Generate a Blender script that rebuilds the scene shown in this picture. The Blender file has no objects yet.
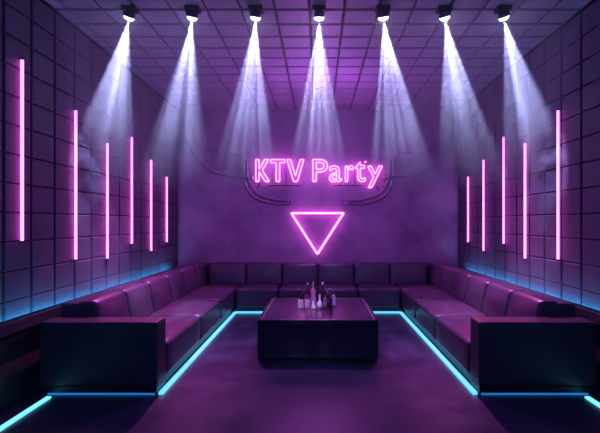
import bpy, bmesh, math, random
from mathutils import Vector, Matrix
R = math.radians
rng = random.Random(7)
S = bpy.context.scene
C = S.collection

# ------------------------------------------------------------------ frame
F, CX, CY, EYE = 470.0, 318.0, 222.0, 1.5          # focal length in px, vanishing point, eye height
HW, YB, HC = 2.55, 8.60, 3.565                     # half width, back wall, ceiling height
YF = -1.6                                          # where the modelled room ends behind the viewer

# ------------------------------------------------------------------ materials
def mat(name, col, rough=.5, metal=0., spec=.5, mottle=0., scale=4., bump=0., bscale=60., emit=None, strength=0.,
        col2=None, coat=0., trans=0., rvar=0.):
    m = bpy.data.materials.new(name); m.use_nodes = True
    nt = m.node_tree; b = nt.nodes['Principled BSDF']
    b.inputs['Base Color'].default_value = (*col, 1)
    b.inputs['Roughness'].default_value = rough
    b.inputs['Metallic'].default_value = metal
    b.inputs['Specular IOR Level'].default_value = spec
    b.inputs['Coat Weight'].default_value = coat
    b.inputs['Transmission Weight'].default_value = trans
    tc = nt.nodes.new('ShaderNodeTexCoord')
    if mottle or rvar:
        n = nt.nodes.new('ShaderNodeTexNoise'); n.inputs['Scale'].default_value = scale
        n.inputs['Detail'].default_value = 7; n.inputs['Roughness'].default_value = .62
        nt.links.new(tc.outputs['Object'], n.inputs['Vector'])
        if mottle:
            r = nt.nodes.new('ShaderNodeValToRGB')
            r.color_ramp.elements[0].position = .5 - .2; r.color_ramp.elements[1].position = .5 + .2
            a = col2 or tuple(c * (1 - mottle) for c in col)
            r.color_ramp.elements[0].color = (*a, 1); r.color_ramp.elements[1].color = (*col, 1)
            nt.links.new(n.outputs['Fac'], r.inputs['Fac']); nt.links.new(r.outputs['Color'], b.inputs['Base Color'])
        if rvar:
            mr = nt.nodes.new('ShaderNodeMapRange'); mr.inputs['From Min'].default_value = .3; mr.inputs['From Max'].default_value = .7
            mr.inputs['To Min'].default_value = rough - rvar; mr.inputs['To Max'].default_value = rough + rvar
            nt.links.new(n.outputs['Fac'], mr.inputs['Value']); nt.links.new(mr.outputs['Result'], b.inputs['Roughness'])
    if bump:
        n2 = nt.nodes.new('ShaderNodeTexNoise'); n2.inputs['Scale'].default_value = bscale; n2.inputs['Detail'].default_value = 5
        nt.links.new(tc.outputs['Object'], n2.inputs['Vector'])
        bp = nt.nodes.new('ShaderNodeBump'); bp.inputs['Strength'].default_value = bump; bp.inputs['Distance'].default_value = .01
        nt.links.new(n2.outputs['Fac'], bp.inputs['Height']); nt.links.new(bp.outputs['Normal'], b.inputs['Normal'])
    if emit:
        b.inputs['Emission Color'].default_value = (*emit, 1); b.inputs['Emission Strength'].default_value = strength
    return m

M = dict(
    plaster=mat('plaster', (.42, .28, .45), .62, mottle=.45, scale=1.3, bump=.25, bscale=9, col2=(.14, .08, .2), rvar=.12),
    panel=mat('wall_panel', (.115, .09, .15), .62, spec=.22, mottle=.25, scale=3, bump=.08, bscale=40),
    groove=mat('groove', (.006, .005, .008), .8),
    lowwall=mat('lower_wall', (.05, .05, .065), .55, mottle=.3, scale=4),
    ceil_tile=mat('ceiling_tile', (.42, .30, .50), .55, mottle=.3, scale=2.2),
    floor=mat('floor_concrete', (.048, .052, .115), .33, mottle=.5, scale=2.6, bump=.05, bscale=22, rvar=.05, spec=.4),
    leather=mat('leather', (.078, .058, .10), .31, mottle=.18, scale=7, bump=.12, bscale=130),
    leather_dark=mat('leather_dark', (.05, .045, .06), .42, mottle=.2, scale=6, bump=.1, bscale=130),
    plinth=mat('plinth', (.02, .02, .028), .4),
    lacquer=mat('lacquer', (.05, .02, .05), .22, spec=.6, mottle=.2, scale=5),
    lacquer_side=mat('lacquer_side', (.022, .022, .034), .3),
    inlay=mat('inlay', (.6, .5, .62), .3, metal=.8),
    black=mat('black_metal', (.02, .02, .025), .45, metal=.3),
    rubber=mat('rubber', (.38, .25, .42), .22, metal=.6),
    neon=mat('neon', (.8, .4, .8), .3, emit=(1., .125, .84), strength=7.5),
    neon_tube=mat('neon_tube', (.8, .4, .8), .3, emit=(1., .11, .80), strength=6.5),
    cyan=mat('cyan_led', (.3, .7, .8), .3, emit=(.10, .58, .88), strength=1.35),
    cyan_near=mat('cyan_led_bright', (.3, .7, .8), .3, emit=(.14, .62, .92), strength=1.8),
    blue=mat('blue_led', (.2, .5, .8), .3, emit=(.02, .20, .58), strength=.7),
    ledge=mat('ledge_led', (.2, .5, .8), .3, emit=(.03, .52, .95), strength=30),
    lens=mat('lens', (.9, .9, 1), .2, emit=(.72, .85, 1.), strength=9),
    glass_dark=mat('dark_glass', (.03, .015, .035), .12, spec=.7),
    glass_violet=mat('violet_glass', (.25, .12, .36), .15, spec=.7),
    glass_pink=mat('pink_glass', (.62, .22, .52), .15, spec=.7),
    glass_white=mat('white_glass', (.88, .60, .84), .15, spec=.7),
    capw=mat('silver_cap', (.85, .78, .88), .25, metal=.5),
    capd=mat('dark_cap', (.05, .03, .06), .3),
    label_v=mat('violet_label', (.42, .30, .66), .5),
    label_d=mat('plum_label', (.22, .05, .17), .5),
)

# ------------------------------------------------------------------ mesh helpers
def link(name, bm, m, parent=None, smooth=False, bevel=0, seg=2, weld=False):
    me = bpy.data.meshes.new(name)
    bmesh.ops.recalc_face_normals(bm, faces=bm.faces)
    bm.to_mesh(me); bm.free()
    for mm in (m if isinstance(m, (list, tuple)) else [m]): me.materials.append(mm)
    if smooth:
        for p in me.polygons: p.use_smooth = True
    o = bpy.data.objects.new(name, me); C.objects.link(o)
    if parent: o.parent = parent
    if bevel:
        b = o.modifiers.new('bevel', 'BEVEL'); b.width = bevel; b.segments = seg; b.limit_method = 'ANGLE'
        b.harden_normals = True
        for p in me.polygons: p.use_smooth = True
    return o

def box(bm, x0, x1, y0, y1, z0, z1, mi=0):
    vs = [bm.verts.new((x, y, z)) for x in (x0, x1) for y in (y0, y1) for z in (z0, z1)]
    for f in ((0,1,3,2),(4,6,7,5),(0,4,5,1),(2,3,7,6),(0,2,6,4),(1,5,7,3)):
        fc = bm.faces.new([vs[i] for i in f]); fc.material_index = mi

def tube(bm, pts, r, n=10, closed=False, caps=True):
    """A tube of radius r along pts (parallel-transport frames)."""
    P = [Vector(p) for p in pts]; N = len(P)
    T = []
    for i in range(N):
        a = P[(i-1) % N] if (closed or i) else P[i]
        b = P[(i+1) % N] if (closed or i < N-1) else P[i]
        T.append((b - a).normalized())
    up = Vector((0, 1, 0)) if abs(T[0].y) < .9 else Vector((0, 0, 1))
    nrm = (up - T[0] * up.dot(T[0])).normalized()
    rings = []
    for i in range(N):
        nrm = (nrm - T[i] * nrm.dot(T[i])).normalized()
        bi = T[i].cross(nrm)
        rings.append([bm.verts.new(P[i] + (nrm * math.cos(a) + bi * math.sin(a)) * r) for a in (2*math.pi*k/n for k in range(n))])
    for i in range(N if closed else N-1):
        A, B = rings[i], rings[(i+1) % N]
        for k in range(n): bm.faces.new((A[k], A[(k+1) % n], B[(k+1) % n], B[k]))
    if not closed and caps:
        bm.faces.new(rings[0][::-1]); bm.faces.new(rings[-1])

def lathe(bm, prof, n=20, M4=None, mi=0):
    rings = []
    for r, z in prof:
        if r < 1e-6: rings.append([bm.verts.new((0, 0, z))])
        else: rings.append([bm.verts.new((r*math.cos(2*math.pi*k/n), r*math.sin(2*math.pi*k/n), z)) for k in range(n)])
    new = [v for rg in rings for v in rg]
    for A, B in zip(rings, rings[1:]):
        for k in range(n):
            k2 = (k+1) % n
            if len(A) == 1 and len(B) == 1: continue
            if len(A) == 1: f = bm.faces.new((A[0], B[k], B[k2]))
            elif len(B) == 1: f = bm.faces.new((A[k], B[0], A[k2]))
            else: f = bm.faces.new((A[k], A[k2], B[k2], B[k]))
            f.material_index = mi
    if M4: bmesh.ops.transform(bm, matrix=M4, verts=new)

def smoothline(pts, sub=8):
    """Catmull-Rom through pts."""
    P = [Vector(p) for p in pts]; P = [2*P[0]-P[1]] + P + [2*P[-1]-P[-2]]
    out = []
    for i in range(1, len(P)-2):
        for k in range(sub):
            t = k/sub
            a, b, c, d = P[i-1:i+3]
            out.append(.5*((2*b) + (c-a)*t + (2*a-5*b+4*c-d)*t*t + (3*b-a-3*c+d)*t*t*t))
    out.append(P[-2]); return out

def thing(name, label, cat, loc=(0, 0, 0), group=None):
    o = bpy.data.objects.new(name, None); C.objects.link(o); o.location = loc; o.empty_display_size = .1
    return tag(o, label, cat, group)
def tag(o, label, cat=None, group=None, kind=None):
    o['label'] = label
    if cat: o['category'] = cat
    if group: o['group'] = group
    if kind: o['kind'] = kind
    return o
def struct(o, label=None):
    o['kind'] = 'structure'
    if label: o['label'] = label
    return o

# ------------------------------------------------------------------ the room
bm = bmesh.new(); box(bm, -HW-.2, HW+.2, YF, YB+.2, -.12, 0)
struct(link('floor', bm, M['floor']), 'dark polished concrete floor reflecting the cyan light strips')
bm = bmesh.new(); box(bm, -HW-.2, HW+.2, YB, YB+.2, 0, HC)
struct(link('wall_back', bm, M['plaster']), 'mottled purple plaster wall behind the neon sign')

def tiles(bm, U, V, place, gap_u, gap_v, depth=.018, bev=.007):
    """bevelled tiles between consecutive values of U and V; place(u, v, h) gives the point, h towards the room"""
    for u0, u1 in zip(U, U[1:]):
        for v0, v1 in zip(V, V[1:]):
            a0, a1, b0, b1 = u0+gap_u/2, u1-gap_u/2, v0+gap_v/2, v1-gap_v/2
            lo = [bm.verts.new(place(u, v, 0)) for u, v in ((a0,b0),(a1,b0),(a1,b1),(a0,b1))]
            mid = [bm.verts.new(place(u, v, depth-bev)) for u, v in ((a0,b0),(a1,b0),(a1,b1),(a0,b1))]
            hi = [bm.verts.new(place(u, v, depth)) for u, v in ((a0+bev,b0+bev),(a1-bev,b0+bev),(a1-bev,b1-bev),(a0+bev,b1-bev))]
            for L, H in ((lo, mid), (mid, hi)):
                for k in range(4): bm.faces.new((L[k], L[(k+1)%4], H[(k+1)%4], H[k])).material_index = 0
            bm.faces.new(hi)

GY = [3.82 + .37*k for k in range(-14, 13)]; GY = [g for g in GY if g > YF] + [YB]
GZ = [.69, .845, 1.09, 1.335, 1.58, 1.825, 2.07, 2.315, 2.56, 2.805, 3.05, 3.295, 3.54]
for side, nm in ((-1, 'left'), (1, 'right')):
    bm = bmesh.new()
    xs = sorted((side*(HW+.02), side*(HW+.2)))
    box(bm, *xs, YF, YB+.2, .67, HC, 1)
    xs = sorted((side*(HW-.005), side*(HW+.2)))
    box(bm, *xs, YF, YB+.2, 0, .67, 2)
    tiles(bm, GY, GZ, lambda u, v, h, s=side: (s*(HW+.02-h), u, v), .028, .010)
    struct(link('wall_'+nm, bm, [M['panel'], M['groove'], M['lowwall']]), 'dark %s side wall clad in a grid of square panels' % nm)

bm = bmesh.new()
box(bm, -HW-.2, HW+.2, YF, YB+.2, HC+.015, HC+.15, 1)
UX = [-HW] + [x for x in (-.08 + .334*k for k in range(-8, 9)) if -HW+.08 < x < HW-.08] + [HW]
VY = [YF] + [y for y in (4.54 + .334*k for k in range(-19, 13)) if YF+.1 < y < YB-.1] + [YB]
tiles(bm, UX, VY, lambda u, v, h: (u, v, HC+.015-h),   .024, .048, depth=.03, bev=.006)
struct(link('ceiling', bm, [M['ceil_tile'], M['groove']]), 'ceiling of square purple panels parted by dark grooves')

# ------------------------------------------------------------------ sofa
def soft_box(name, x0, x1, y0, y1, z0, z1, parent, m, bev=.03, crown=0., lean=None):
    """padded block; crown lifts the top's middle; lean=(dx,dy) moves the top's front edge back"""
    bm = bmesh.new(); n = 6
    grid = {}
    for i in range(n+1):
        for j in range(n+1):
            for k in range(n+1):
                if 0 < i < n and 0 < j < n and 0 < k < n: continue
                u, v, w = i/n, j/n, k/n
                p = Vector((x0+(x1-x0)*u, y0+(y1-y0)*v, z0+(z1-z0)*w))
                bu, bv, bw = 4*u*(1-u), 4*v*(1-v), 4*w*(1-w)
                if k == n: p.z += crown*bu*bv*(.25 if lean else 1)
                if lean:
                    if lean[0] > 0: p.x += lean[0]*w*(1-u)
                    if lean[0] < 0: p.x += lean[0]*w*u
                    if lean[1] > 0: p.y += lean[1]*w*(1-v)
                    if lean[0] > 0 and i == 0: p.x -= crown*bv*bw
                    if lean[0] < 0 and i == n: p.x += crown*bv*bw
                    if lean[1] > 0 and j == 0: p.y -= crown*bu*bw
                grid[i, j, k] = bm.verts.new(p)
    def q(a, b, c, d): bm.faces.new([grid[t] for t in (a, b, c, d)])
    for a in range(n):
        for b in range(n):
            for e in (0, n):
                q((e,a,b),(e,a+1,b),(e,a+1,b+1),(e,a,b+1)); q((a,e,b),(a+1,e,b),(a+1,e,b+1),(a,e,b+1)); q((a,b,e),(a+1,b,e),(a+1,b+1,e),(a,b+1,e))
    bmesh.ops.recalc_face_normals(bm, faces=bm.faces)
    ed = [e for e in bm.edges if e.calc_face_angle(0) > R(50)]
    bmesh.ops.bevel(bm, geom=ed, offset=bev, segments=4, profile=.5, affect='EDGES', clamp_overlap=True)
    o = link(name, bm, m, parent, smooth=True)
    return o

sofa = thing('sectional_sofa', 'long U-shaped dark leather sofa running along three walls', 'sofa', (0, 6.3, 0))
def sp(o): o.location = (0, -6.3, 0); return o
L, LD = M['leather'], M['leather_dark']
XI, XB, XO = 1.38, 1.98, 2.405           # seat front edge, back cushion foot, outer side
Y0, Y1, YS = 4.05, 4.30, 7.74           # arm front, arm back, seat front of the back run
for s in (-1, 1):
    X = lambda a, b: sorted((s*a, s*b))
    # arms
    sp(soft_box('arm', *X(XI+.01, XO), Y0, Y1, .082, .635, sofa, LD, .016))
    bm = bmesh.new(); box(bm, *X(XI+.015, XO-.01), Y0+.012, Y1, .022, .08)
    sp(link('plinth', bm, M['plinth'], sofa, bevel=.004))
    ys = [Y1+.005, 5.53, 6.66, YS]
    for a, b in zip(ys, ys[1:]):
        sp(soft_box('seat_cushion', *X(XI, XB+.06), a+.009, b-.009, .082, .40, sofa, L, .045, crown=.02))
    bm = bmesh.new(); box(bm, *X(XI+.03, XO-.05), Y1+.002, YS+.05, .022, .08)
    sp(link('plinth', bm, M['plinth'], sofa))
    yb = [4.34, 5.02, 5.72, 6.42, 7.12, 7.80]
    for a, b in zip(yb, yb[1:]):
        sp(soft_box('back_cushion', *X(XB, XB+.25), a+.012, b-.012, .39, .765, sofa, L, .05, crown=.03, lean=(s*.075, 0)))
    # corner pieces
    sp(soft_box('seat_cushion', *X(XI, XB+.06), YS+.004, 8.36, .082, .40, sofa, L, .035, crown=.01))
    sp(soft_box('back_cushion', *X(XB-.02, XB+.25), 7.808, 8.50, .39, .77, sofa, L, .045, crown=.014, lean=(s*.075, 0)))
    bm = bmesh.new(); box(bm, *X(XB+.20, XO-.01), 4.36, 8.56, .10, .745)
    sp(link('back_frame', bm, L, sofa, bevel=.02, seg=3))
xs = [-XI+.004, -.66, 0, .66, XI-.004]
for a, b in zip(xs, xs[1:]):
    sp(soft_box('seat_cushion', a+.007, b-.007, YS, 8.36, .082, .40, sofa, L, .045, crown=.02))
xs = [-1.93, -1.27, -.635, 0, .635, 1.27, 1.93]
for a, b in zip(xs, xs[1:]):
    sp(soft_box('back_cushion', a+.007, b-.007, 8.25, 8.50, .39, .775, sofa, L, .05, crown=.025, lean=(0, .06)))
bm = bmesh.new(); box(bm, -2.15, 2.15, 8.46, 8.58, .10, .755)
sp(link('back_frame', bm, L, sofa, bevel=.02, seg=3))
bm = bmesh.new(); box(bm, -XI, XI, YS+.03, 8.5, .022, .08)
sp(link('plinth', bm, M['plinth'], sofa))

# light strips: one mesh each
def strip(name, boxes, m, label, group=None):
    bm = bmesh.new()
    for b in boxes: box(bm, *b)
    return tag(link(name, bm, m), label, 'light strip', group)
strip('light_strip', [(-XI-.005, -XI+.035, Y0+.03, YS, 0, .024), (XI-.035, XI+.005, Y0+.03, YS, 0, .024), (-XI+.035, XI-.035, YS-.02, YS+.02, 0, .024)],
      M['cyan'], 'glowing cyan light strip on the floor tracing the inner foot of the sofa')
for s, w in ((-1, 'left'), (1, 'right')):
    strip('light_strip', [(*sorted((s*(XI+.04), s*(XO-.06))), Y0+.025, Y0+.04, 0, .016)], M['blue'],
          'dim blue light strip under the front of the %s sofa arm' % w, 'blue strips under the sofa arms')
    strip('light_strip', [(*sorted((s*2.275, s*2.315)), .4, Y0-.04, 0, .014)], M['cyan_near'],
          'bright cyan floor strip running from the %s sofa arm towards the viewer' % w, 'cyan floor strips along the side walls')
    strip('light_strip', [(*sorted((s*2.49, s*2.52)), 2.3, 8.1, .631, .645)], M['ledge'],
          'blue light strip on the ledge behind the %s run of the sofa' % w, 'blue strips on the wall ledges')
    bm = bmesh.new(); box(bm, *sorted((s*2.465, s*(HW-.004))), 2.2, YB-.002, .60, .63); box(bm, *sorted((s*2.465, s*2.477)), 2.2, YB-.002, .63, .692)
    struct(link('trim_%d' % (1 if s < 0 else 2), bm, M['lowwall']), 'dark ledge under the %s wall panels' % w)

# ------------------------------------------------------------------ wall neon tubes
TY = [3.97, 4.93, 5.67, 6.41, 7.15, 7.89]
TP = [(58, 243), (109, 261), (142, 260), (136, 245), (159, 252), (176, 243)]
WORD = ['nearest the viewer', 'second from the viewer', 'third from the viewer', 'fourth from the viewer', 'fifth from the viewer', 'shortest and nearest the back wall']
for s, w in ((-1, 'left'), (1, 'right')):
    for i, (y, (p0, p1)) in enumerate(zip(TY, TP)):
        if s > 0 and i == 0: continue
        y = y - .02 if i else 4.02
        if s > 0: y = (4.02, 4.957, 5.747, 6.41, 7.19, 7.93)[i]
        x = s*2.531
        z1 = EYE - (p0-CY)*y/F; z0 = EYE - (p1-CY)*y/F
        t = thing('neon_tube_light', 'vertical magenta neon tube on the %s wall, %s' % (w, WORD[i] if s < 0 or i == 5 else WORD[i-1]), 'neon tube', (x, y, z0), 'neon tubes on the %s wall' % w)
        h = z1-z0
        bm = bmesh.new(); lathe(bm, [(0, .02), (.0125, .02), (.0125, h-.015), (0, h-.015)], 14)
        link('glass_tube', bm, M['neon_tube'], t, smooth=False)
        for z in (0, h-.02):
            bm = bmesh.new(); lathe(bm, [(0, z), (.011, z), (.0135, z+.004), (.0135, z+.018), (.011, z+.02), (0, z+.02)], 14)
            link('end_cap', bm, M['black'], t)
            bm = bmesh.new(); box(bm, *sorted((s*.012, s*(HW-2.531+.003))), -.006, .006, z+.004, z+.016)
            link('bracket', bm, M['black'], t)

# ------------------------------------------------------------------ neon sign
PXM = F/(YB-.07)                       # pixels per metre on the sign's plane
def sg(px, py): return ((px-CX)/PXM, 0, EYE-(py-CY)/PXM)
sign = thing('neon_sign', 'glowing pink outline neon sign reading KTV Party on the back wall', 'neon sign', (0, YB-.07, 1.5))
def put(o): o.location = (0, 0, -1.5); return o
def outline(name, loops, r, parent, m, label=None):
    bm = bmesh.new()
    for lp in loops:
        # insert points close to each corner so that the tube turns tightly
        pts = []
        n = len(lp)
        for i in range(n):
            a, b, c = Vector(lp[i-1]), Vector(lp[i]), Vector(lp[(i+1) % n])
            if (b-a).angle(c-b, 0) > R(25):
                d = min(.012, (b-a).length*.3, (c-b).length*.3)
                pts += [b+(a-b).normalized()*d, b*.6+.2*(b+(a-b).normalized()*d)+.2*(b+(c-b).normalized()*d), b+(c-b).normalized()*d]
            else: pts.append(b)
        tube(bm, pts, r, 8, closed=True)
    o = link(name, bm, m, parent, smooth=True)
    if label: o['label'] = label
    return o
def px(*pts): return [sg(*p) for p in pts]
RT = .0098
poly = {
 'K': [px((255.8,159.6),(259,159.6),(259,169.3),(264.8,159.6),(268.6,159.6),(262.2,170.2),(269.2,181.4),(265.3,181.4),(259,171.6),(259,181.4),(255.8,181.4))],
 'T': [px((270.8,159.6),(284.8,159.6),(284.8,162.6),(279.6,162.6),(279.6,181.4),(276.2,181.4),(276.2,162.6),(270.8,162.6))],
 'V': [px((287,159.6),(290.5,159.6),(295.4,176),(300.3,159.6),(303.8,159.6),(297.3,181.4),(293.6,181.4))]}
for ch, lp in poly.items():
    put(outline('letter', lp, RT, sign, M['neon'], 'pink neon capital letter '+ch))
def glyph(ch, x0, x1, y0, y1):
    cu = bpy.data.curves.new('g', 'FONT'); cu.body = ch; cu.size = 1; cu.fill_mode = 'NONE'; cu.resolution_u = 6
    ob = bpy.data.objects.new('g', cu); C.objects.link(ob)
    dg = bpy.context.evaluated_depsgraph_get(); dg.update()
    me = bpy.data.meshes.new_from_object(ob.evaluated_get(dg))
    b = bmesh.new(); b.from_mesh(me)
    bmesh.ops.remove_doubles(b, verts=b.verts, dist=1e-5)
    loops, seen = [], set()
    for v in b.verts:
        if v.index in seen or not v.link_edges: continue
        lp, cur, prev = [], v, None
        while cur and cur.index not in seen:
            seen.add(cur.index); lp.append(cur.co.copy())
            nx = [e.other_vert(cur) for e in cur.link_edges]; nx = [q for q in nx if q.index not in seen]
            cur = nx[0] if nx else None
        if len(lp) > 3: loops.append(lp)
    mnx = min(p.x for l in loops for p in l); mxx = max(p.x for l in loops for p in l)
    mny = min(p.y for l in loops for p in l); mxy = max(p.y for l in loops for p in l)
    out = [[sg(x0+(p.x-mnx)/(mxx-mnx)*(x1-x0), y1+(p.y-mny)/(mxy-mny)*(y0-y1)) for p in l] for l in loops]
    b.free(); bpy.data.objects.remove(ob); bpy.data.curves.remove(cu); bpy.data.meshes.remove(me)
    return out
for ch, a in (('P', (312.9, 327.4, 159.6, 181.4)), ('a', (329.6, 341.2, 165.8, 181.7)), ('r', (345.4, 353.6, 165.8, 181.4)),
              ('t', (355.4, 365.2, 162, 181.6)), ('y', (367.8, 382.3, 166.2, 187.4))):
    put(outline('letter', glyph(ch, *a), RT, sign, M['neon'], 'pink neon letter '+ch))
bm = bmesh.new(); tube(bm, [sg(364.6, 161.9), sg(366.4, 161.9)], RT*1.1, 8)
put(link('electrode_tip', bm, M['neon'], sign))
def bar(pa, pb, r, name, y=.03):
    bm = bmesh.new(); a = Vector(sg(*pa)); b = Vector(sg(*pb)); a.y = b.y = y; tube(bm, [a, b], r, 8)
    return put(link(name, bm, M['black'], sign))
bar((267, 185.3), (301, 185.3), .008, 'mounting_rail'); bar((334, 185.3), (362, 185.3), .008, 'mounting_rail')
for x in (272, 286, 340, 355): bar((x, 170), (x, 185.3), .006, 'strut')
for (a, b) in (((260, 182), (257, 188)), ((376, 186), (379, 190))): bar(a, b, .01, 'strut')
for x in (258, 294, 314, 347, 375):
    bm = bmesh.new(); p = sg(x, 172); box(bm, p[0]-.008, p[0]+.008, .008, .070, p[2]-.008, p[2]+.008)
    put(link('wall_stud', bm, M['black'], sign))

tri = thing('neon_triangle', 'glowing pink downward-pointing neon triangle under the sign', 'neon triangle', (0, YB-.07, 1.5))
put(outline('glass_tube', [px((291.3,213.2),(343.6,213.2),(317.4,254))], .0165, tri, M['neon']))
for p in ((300, 213.2), (334, 213.2), (317.4, 251)):
    bm = bmesh.new(); q = sg(*p); box(bm, q[0]-.008, q[0]+.008, .01, .070, q[2]-.008, q[2]+.008)
    put(link('wall_stud', bm, M['black'], tri))

def cable(pts, r, label, ends=(), off=.035):
    P = []
    for p in pts:
        k = p[2] if len(p) > 2 else off
        q = sg(p[0], p[1]); P.append((q[0], YB-k, q[2]))
    t = thing('cable', label, 'cable', (P[0][0], P[0][1], P[0][2]), 'cables around the neon sign')
    inv = Vector(P[0])
    bm = bmesh.new(); tube(bm, [v-inv for v in smoothline(P, 8)], r, 8); link('cord', bm, M['rubber'], t, smooth=True)
    for e in ends:
        q = sg(*e); c = Vector((q[0], YB, q[2]))-inv
        bm = bmesh.new(); lathe(bm, [(0, 0), (.05, 0), (.05, .012), (.035, .02), (.03, .055), (.015, .075), (0, .075)], 16, Matrix.Translation(c) @ Matrix.Rotation(R(90), 4, 'X'))
        link('wall_socket', bm, M['rubber'], t, smooth=False)
for s, w in ((-1, 'left'), (1, 'right')):
    m = lambda x: CX + s*(CX-x)*-1 if s < 0 else 2*317.5-x
    mx = (lambda x: x) if s < 0 else (lambda x: 637 - x)
    cable([(mx(243), 158), (mx(243.5), 170), (mx(245), 182), (mx(250), 193), (mx(261), 200.5), (mx(276), 203.5), (mx(291), 203)], .02, 'outer thick cable curving down beside the %s end of the neon sign' % w, [(mx(292), 202)], .03)
    cable([(mx(246.5), 160), (mx(247.5), 172), (mx(250), 183), (mx(256), 192), (mx(266), 197.5), (mx(278), 200), (mx(289), 200.5)], .016, 'inner thinner cable curving down beside the %s end of the neon sign' % w, [], .055)
    cable([(mx(183), 118), (mx(187), 138), (mx(192), 150), (mx(201), 162), (mx(215), 171), (mx(232), 175.5), (mx(250), 177.5)], .021, 'long cable sweeping from high on the wall to the %s end of the neon sign' % w, [(mx(251), 177.5)], .10)
    cable([(mx(190), 122), (mx(196), 143), (mx(206), 150), (mx(222), 152.5), (mx(236), 153), (mx(242), 158)], .011, 'thin upper cable looping across the wall on the %s of the neon sign' % w, [], .015)

# ------------------------------------------------------------------ coffee table
T0, T1, TW, TH = 5.07, 6.54, .653, .443
tb = thing('coffee_table', 'low black box-shaped coffee table in the middle of the room', 'coffee table', (0, (T0+T1)/2, 0))
def tp(o): o.location = (0, -(T0+T1)/2, 0); return o
bm = bmesh.new(); box(bm, -TW, TW, T0, T1, TH-.062, TH)
top = tp(link('tabletop', bm, M['lacquer'], tb, bevel=.005))
bm = bmesh.new()
for a in (((-TW+.035, -TW+.045), (T0+.04, T1-.04)), ((TW-.045, TW-.035), (T0+.04, T1-.04)), ((-TW+.045, TW-.045), (T1-.05, T1-.04)), ((-TW+.045, TW-.045), (T0+.012, T0+.017))):
    box(bm, *a[0], *a[1], TH-.001, TH+.0012)
o = link('inlay', bm, M['inlay'], top); o['label'] = 'thin metal inlay line near the edge'
for s in (-1, 1):
    bm = bmesh.new(); box(bm, *sorted((s*(TW-.062), s*TW)), T0, T1, .055, TH-.062)
    tp(link('side_panel', bm, M['lacquer_side'], tb, bevel=.003))
bm = bmesh.new(); box(bm, -TW, TW, T0, T1, .022, .055); tp(link('bottom_panel', bm, M['lacquer_side'], tb, bevel=.003))
bm = bmesh.new(); box(bm, -TW+.03, TW-.03, T0+.03, T1-.03, 0, .022); tp(link('foot', bm, M['black'], tb))
bm = bmesh.new(); box(bm, -TW+.062, TW-.062, T0+.035, T0+.05, .055, TH-.062); tp(link('front_panel', bm, M['lacquer'], tb))
bm = bmesh.new(); box(bm, -TW+.062, TW-.062, T1-.05, T1-.035, .055, TH-.062); tp(link('back_panel', bm, M['lacquer'], tb))

# ------------------------------------------------------------------ bottles
def at_table(pxx, pyy):
    y = (EYE-TH)*F/(pyy-CY); return ((pxx-CX)*y/F, y, TH+.001)
def bottle(pxx, base, toppx, wpx, glass, label, cap='capd', lab=None, shape='wine', kind='bottle', lz=(.18, .5)):
    x, y, z = at_table(pxx, base); s = y/F
    h = (base-toppx)*s; r = wpx*s/2
    t = thing(kind, label, kind.split('_')[-1], (x, y, z), 'drinks crowded on the coffee table')
    P = {'wine': [(0,0),(.9,0),(1,.02),(1,.55),(.92,.62),(.5,.72),(.3,.78),(.28,.92),(0,.92)],
         'cone': [(0,0),(.9,0),(1,.03),(.98,.2),(.62,.5),(.34,.7),(.3,.92),(0,.92)],
         'square': [(0,0),(.95,0),(1,.02),(1,.72),(.9,.78),(.4,.82),(.36,.92),(0,.92)],
         'flask': [(0,0),(.7,0),(.95,.1),(1,.24),(.85,.4),(.45,.55),(.3,.66),(.3,.92),(0,.92)]}
    if shape == 'tumbler':
        bm = bmesh.new(); lathe(bm, [(0,0),(r*.92,0),(r*.95,.004),(r*.86,h),(r*.78,h),(r*.84,.012),(0,.012)], 18)
        link('glass_body', bm, M[glass], t, smooth=False); return
    bm = bmesh.new(); lathe(bm, [(a*r, b*h) for a, b in P[shape]], 18); link('glass_body', bm, M[glass], t, smooth=True)
    k = .33 if shape != 'square' else .42
    bm = bmesh.new(); lathe(bm, [(0,h*.9),(k*r*1.15,h*.9),(k*r*1.2,h*.985),(k*r,h),(0,h)], 14); link('cap', bm, M[cap], t, smooth=False)
    if lab:
        bm = bmesh.new(); a, b = lz; e = r*1.02
        lathe(bm, [(e*.96,h*a),(e,h*a),(e,h*b),(e*.96,h*b)], 18); link('paper_label', bm, M[lab], t, smooth=False)
bottle(302, 303.5, 286.5, 4.4, 'glass_dark', 'dark slim-necked bottle at the back left of the drinks', shape='wine')
bottle(307.4, 304.5, 283, 4.8, 'glass_dark', 'tall dark bottle with silver cap and plum label, left of the pink bottle', 'capw', 'label_d')
bottle(313.2, 305.5, 282, 5.2, 'glass_pink', 'tall pink bottle with a silver cap in the middle of the drinks', 'capw', 'label_v', lz=(.1, .38))
bottle(318, 303, 286, 3.6, 'glass_dark', 'thin dark bottle standing behind the pink flask', shape='wine')
bottle(322.6, 304.5, 282.4, 5.4, 'glass_dark', 'tallest dark bottle with bright silver shoulder and cap', 'capw', None, 'wine')
bottle(328.8, 303, 287, 4.0, 'glass_dark', 'dark long-necked bottle at the back right of the drinks', shape='wine')
bottle(300.6, 308, 300, 6.4, 'glass_white', 'white tumbler at the front left corner of the drinks', shape='tumbler', kind='drinking_glass')
bottle(307.2, 307.6, 299.6, 5.6, 'glass_white', 'pale pink round tumbler between the white tumbler and the cone bottle', shape='tumbler', kind='drinking_glass')
bottle(313.3, 309, 300, 5.2, 'glass_white', 'small white cone-shaped bottle at the front middle of the drinks', 'capw', None, 'cone')
bottle(319.6, 308.6, 294.5, 5.6, 'glass_white', 'white round-bellied flask with a thin neck', 'capw', None, 'flask')
bottle(325, 308, 294.5, 3.6, 'glass_violet', 'small violet bottle beside the white flask', 'capd', 'label_v')
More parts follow.
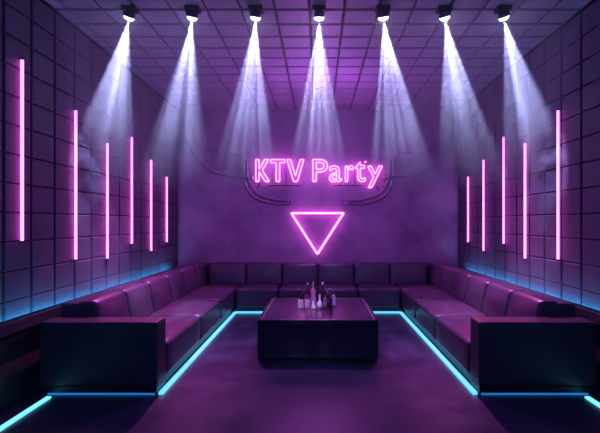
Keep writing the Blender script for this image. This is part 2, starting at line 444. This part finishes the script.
bottle(327.4, 305.6, 291.5, 3.6, 'glass_dark', 'short dark bottle with a rosy cap right of centre', 'capw', 'label_d')
bottle(330.6, 308.6, 294.6, 3.4, 'glass_dark', 'narrow black bottle next to the violet-labelled square bottle', 'capd', None, 'square')
bottle(333.6, 306.4, 292.6, 4.2, 'glass_violet', 'square bottle with violet label at the right end of the drinks', 'capd', 'label_v', 'square', lz=(.12, .68))

# ------------------------------------------------------------------ ceiling spotlights
def gobo(li, seed, col, strength):
    li.use_nodes = True; nt = li.node_tree; e = nt.nodes['Emission']
    tc = nt.nodes.new('ShaderNodeTexCoord'); sep = nt.nodes.new('ShaderNodeSeparateXYZ'); nt.links.new(tc.outputs['Normal'], sep.inputs[0])
    def mth(op, a, b=None):
        n = nt.nodes.new('ShaderNodeMath'); n.operation = op
        for i, v in enumerate((a, b)):
            if v is None: continue
            if isinstance(v, (int, float)): n.inputs[i].default_value = v
            else: nt.links.new(v, n.inputs[i])
        return n.outputs[0]
    az = mth('ABSOLUTE', sep.outputs['Z'])
    u = mth('DIVIDE', sep.outputs['X'], az); v = mth('DIVIDE', sep.outputs['Y'], az)
    cb = nt.nodes.new('ShaderNodeCombineXYZ'); nt.links.new(mth('MULTIPLY', u, 1.), cb.inputs[0]); nt.links.new(mth('MULTIPLY', v, .25), cb.inputs[1]); cb.inputs[2].default_value = seed*3.7
    nz = nt.nodes.new('ShaderNodeTexNoise'); nz.inputs['Scale'].default_value = 17; nz.inputs['Detail'].default_value = 3; nt.links.new(cb.outputs[0], nz.inputs['Vector'])
    mr = nt.nodes.new('ShaderNodeMapRange'); mr.inputs['From Min'].default_value = .40; mr.inputs['From Max'].default_value = .62
    mr.inputs['To Min'].default_value = .15; mr.inputs['To Max'].default_value = 2.1; nt.links.new(nz.outputs['Fac'], mr.inputs['Value'])
    nt.links.new(mth('MULTIPLY', mr.outputs['Result'], strength), e.inputs['Strength']); e.inputs['Color'].default_value = (*col, 1)

FX = [-1.80, -1.20, -.594, .01, .62, 1.207, 1.77]
FT = [-22, -13.5, -7.5, 0, 11, 17, 23.5]
FL = ['leftmost ceiling spotlight, its beam leaning left', 'second ceiling spotlight from the left', 'third ceiling spotlight from the left',
      'middle ceiling spotlight shining straight down above the neon triangle', 'third ceiling spotlight from the right', 'second ceiling spotlight from the right',
      'rightmost ceiling spotlight, its beam leaning right']
FY = 4.50
BACK = 22
for i, (x, a) in enumerate(zip(FX, FT)):
    t = thing('ceiling_spotlight', FL[i], 'spotlight', (x, FY, HC), 'spotlights in a row on the ceiling')
    bm = bmesh.new(); box(bm, -.065, .065, -.06, .06, -.052, 0); link('mounting_plate', bm, M['black'], t, bevel=.004)
    rot = Matrix.Translation((0, 0, -.065)) @ Matrix.Rotation(R(-a), 4, 'Y') @ Matrix.Rotation(R(BACK), 4, 'X')
    bm = bmesh.new(); lathe(bm, [(0, .02), (.03, .02), (.045, .005), (.052, -.025), (.056, -.03), (.056, -.036), (.048, -.036), (.046, -.03), (0, -.03)], 24, rot)
    link('housing', bm, M['black'], t)
    bm = bmesh.new(); lathe(bm, [(0, -.070), (.022, -.067), (.039, -.058), (.047, -.045), (.0475, -.031), (0, -.031)], 24, rot); link('lens', bm, M['lens'], t, smooth=True)
    for s in (-1, 1):
        bm = bmesh.new(); box(bm, s*.060-.003, s*.060+.003, -.012, .012, -.075, -.045); link('yoke_arm', bm, M['black'], t)
    li = bpy.data.lights.new('spot_lamp', 'SPOT'); li.energy = 580; li.spot_size = R(29); li.spot_blend = .45; li.shadow_soft_size = .004
    gobo(li, i, (.46, .49, 1.), 1.)
    lo = bpy.data.objects.new('spot_lamp', li); C.objects.link(lo); lo.parent = t
    lo.matrix_local = rot @ Matrix.Translation((0, 0, -.076))

# haze under the ceiling, thickest along the row of spotlights
hz = bpy.data.materials.new('haze'); hz.use_nodes = True; nt = hz.node_tree; nt.nodes.clear()
out = nt.nodes.new('ShaderNodeOutputMaterial'); vs = nt.nodes.new('ShaderNodeVolumeScatter'); nt.links.new(vs.outputs[0], out.inputs['Volume'])
vs.inputs['Color'].default_value = (.9, .88, 1, 1)
tc = nt.nodes.new('ShaderNodeTexCoord'); sep = nt.nodes.new('ShaderNodeSeparateXYZ'); nt.links.new(tc.outputs['Object'], sep.inputs[0])
def mrange(src, a, b, c, d, interp='SMOOTHSTEP'):
    m = nt.nodes.new('ShaderNodeMapRange'); m.interpolation_type = interp
    for k, v in zip(('From Min', 'From Max', 'To Min', 'To Max'), (a, b, c, d)): m.inputs[k].default_value = v
    nt.links.new(src, m.inputs['Value']); return m.outputs['Result']
nz = nt.nodes.new('ShaderNodeTexNoise'); nz.inputs['Scale'].default_value = 1.6; nz.inputs['Detail'].default_value = 3; nt.links.new(tc.outputs['Object'], nz.inputs['Vector'])
def mul(a, b):
    m = nt.nodes.new('ShaderNodeMath'); m.operation = 'MULTIPLY'
    for i, v in enumerate((a, b)):
        if isinstance(v, (int, float)): m.inputs[i].default_value = v
        else: nt.links.new(v, m.inputs[i])
    return m.outputs[0]
dens = mul(mrange(sep.outputs['Z'], 1.75, 2.7, 0, 1), mrange(nz.outputs['Fac'], .3, .7, .6, 1.4))
def mop(op, a, b):
    m = nt.nodes.new('ShaderNodeMath'); m.operation = op
    for i, v in enumerate((a, b)):
        if isinstance(v, (int, float)): m.inputs[i].default_value = v
        else: nt.links.new(v, m.inputs[i])
    return m.outputs[0]
off = mop('ABSOLUTE', mop('SUBTRACT', sep.outputs['Y'], mop('ADD', mop('MULTIPLY', sep.outputs['Z'], -.404), 4.5+3.45*.404)), 0)
dens = mul(dens, mrange(off, .12, .42, .95, .0))
nt.links.new(dens, vs.inputs['Density'])
bm = bmesh.new(); box(bm, -2.42, 2.42, 4.15, 5.7, 1.7, HC-.02)
hb = link('haze', bm, hz); tag(hb, 'thin purple haze hanging under the ceiling around the spotlight beams', 'haze', None, 'stuff')

# ------------------------------------------------------------------ added fill lights, without fixtures
def area(name, loc, rot, sx, sy, e, col):
    li = bpy.data.lights.new(name, 'AREA'); li.shape = 'RECTANGLE'; li.size = sx; li.size_y = sy; li.energy = e; li.color = col
    o = bpy.data.objects.new(name, li); C.objects.link(o); o.location = loc; o.rotation_euler = rot; return o
def point(name, loc, e, col, r=.02):
    li = bpy.data.lights.new(name, 'POINT'); li.energy = e; li.color = col; li.shadow_soft_size = r
    o = bpy.data.objects.new(name, li); C.objects.link(o); o.location = loc; return o
def spot(name, loc, target, e, col, ang=70, blend=.8):
    li = bpy.data.lights.new(name, 'SPOT'); li.energy = e; li.color = col; li.spot_size = R(ang); li.spot_blend = blend; li.shadow_soft_size = .04
    o = bpy.data.objects.new(name, li); C.objects.link(o); o.location = loc
    o.rotation_euler = (Vector(target)-Vector(loc)).to_track_quat('-Z', 'Y').to_euler(); return o
MAG = (1., .16, .80)
for s in (-1, 1):
    spot('wash_fill', (s*1.55, 7.3, 3.5), (s*1.95, 5.3, .4), 800, MAG, 48, 1)  # added magenta fill to brighten the side sofas, no fixture
    spot('wash_fill', (s*1.55, 7.9, 3.5), (s*1.95, 7.2, .4), 230, MAG, 40, 1)
spot('wash_fill', (0, 7.4, 3.5), (0, 8.3, 1.2), 22, (.75, .16, 1.), 100, 1)  # weak fill added for the back run and wall
spot('table_fill', (0, 7.2, 3.5), (0, 6.0, .4), 150, MAG, 40, 1)  # added fill over the tabletop, not a real lamp
spot('floor_fill', (0, 3.5, 3.5), (0, 3.75, 0), 60, (.62, .2, 1.), 42, 1)  # violet fill added to lift the floor in front of the table
spot('drinks_fill', (0, 3.9, 3.45), (0, 5.85, .5), 130, (1., .45, .9), 22, 1)  # added fill to bring out the bottles, no such lamp in the room
point('glow_fill', (0, 6.5, 2.6), 72, (.60, .19, 1.))  # bare fill light added in mid-air for ceiling and back wall
area('front_fill', (0, -1.2, 2.6), (R(80), 0, 0), 3.2, .8, 45, (.12, .22, 1.))  # added unseen blue fill from behind the viewer for the arm fronts
w = bpy.data.worlds.new('world'); S.world = w; w.use_nodes = True
w.node_tree.nodes['Background'].inputs['Color'].default_value = (.12, .05, .28, 1)
w.node_tree.nodes['Background'].inputs['Strength'].default_value = .15

# ------------------------------------------------------------------ camera and view
cam = bpy.data.cameras.new('camera'); cam.sensor_width = 36; cam.sensor_fit = 'HORIZONTAL'; cam.lens = F/600*36
cam.shift_x = -(CX-300)/600; cam.shift_y = (CY-216.5)/600; cam.clip_start = .05
co = bpy.data.objects.new('camera', cam); C.objects.link(co); co.location = (0, 0, EYE); co.rotation_euler = (R(90), 0, 0); S.camera = co
S.view_settings.view_transform = 'Standard'; S.view_settings.look = 'None'; S.view_settings.gamma = 1
S.view_settings.use_curve_mapping = False; S.view_settings.exposure = 0
S.cycles.volume_step_rate = 1; S.cycles.volume_max_steps = 192; S.cycles.volume_bounces = 0
S.cycles.max_bounces = 8; S.cycles.use_denoising = True; S.cycles.sample_clamp_indirect = 4
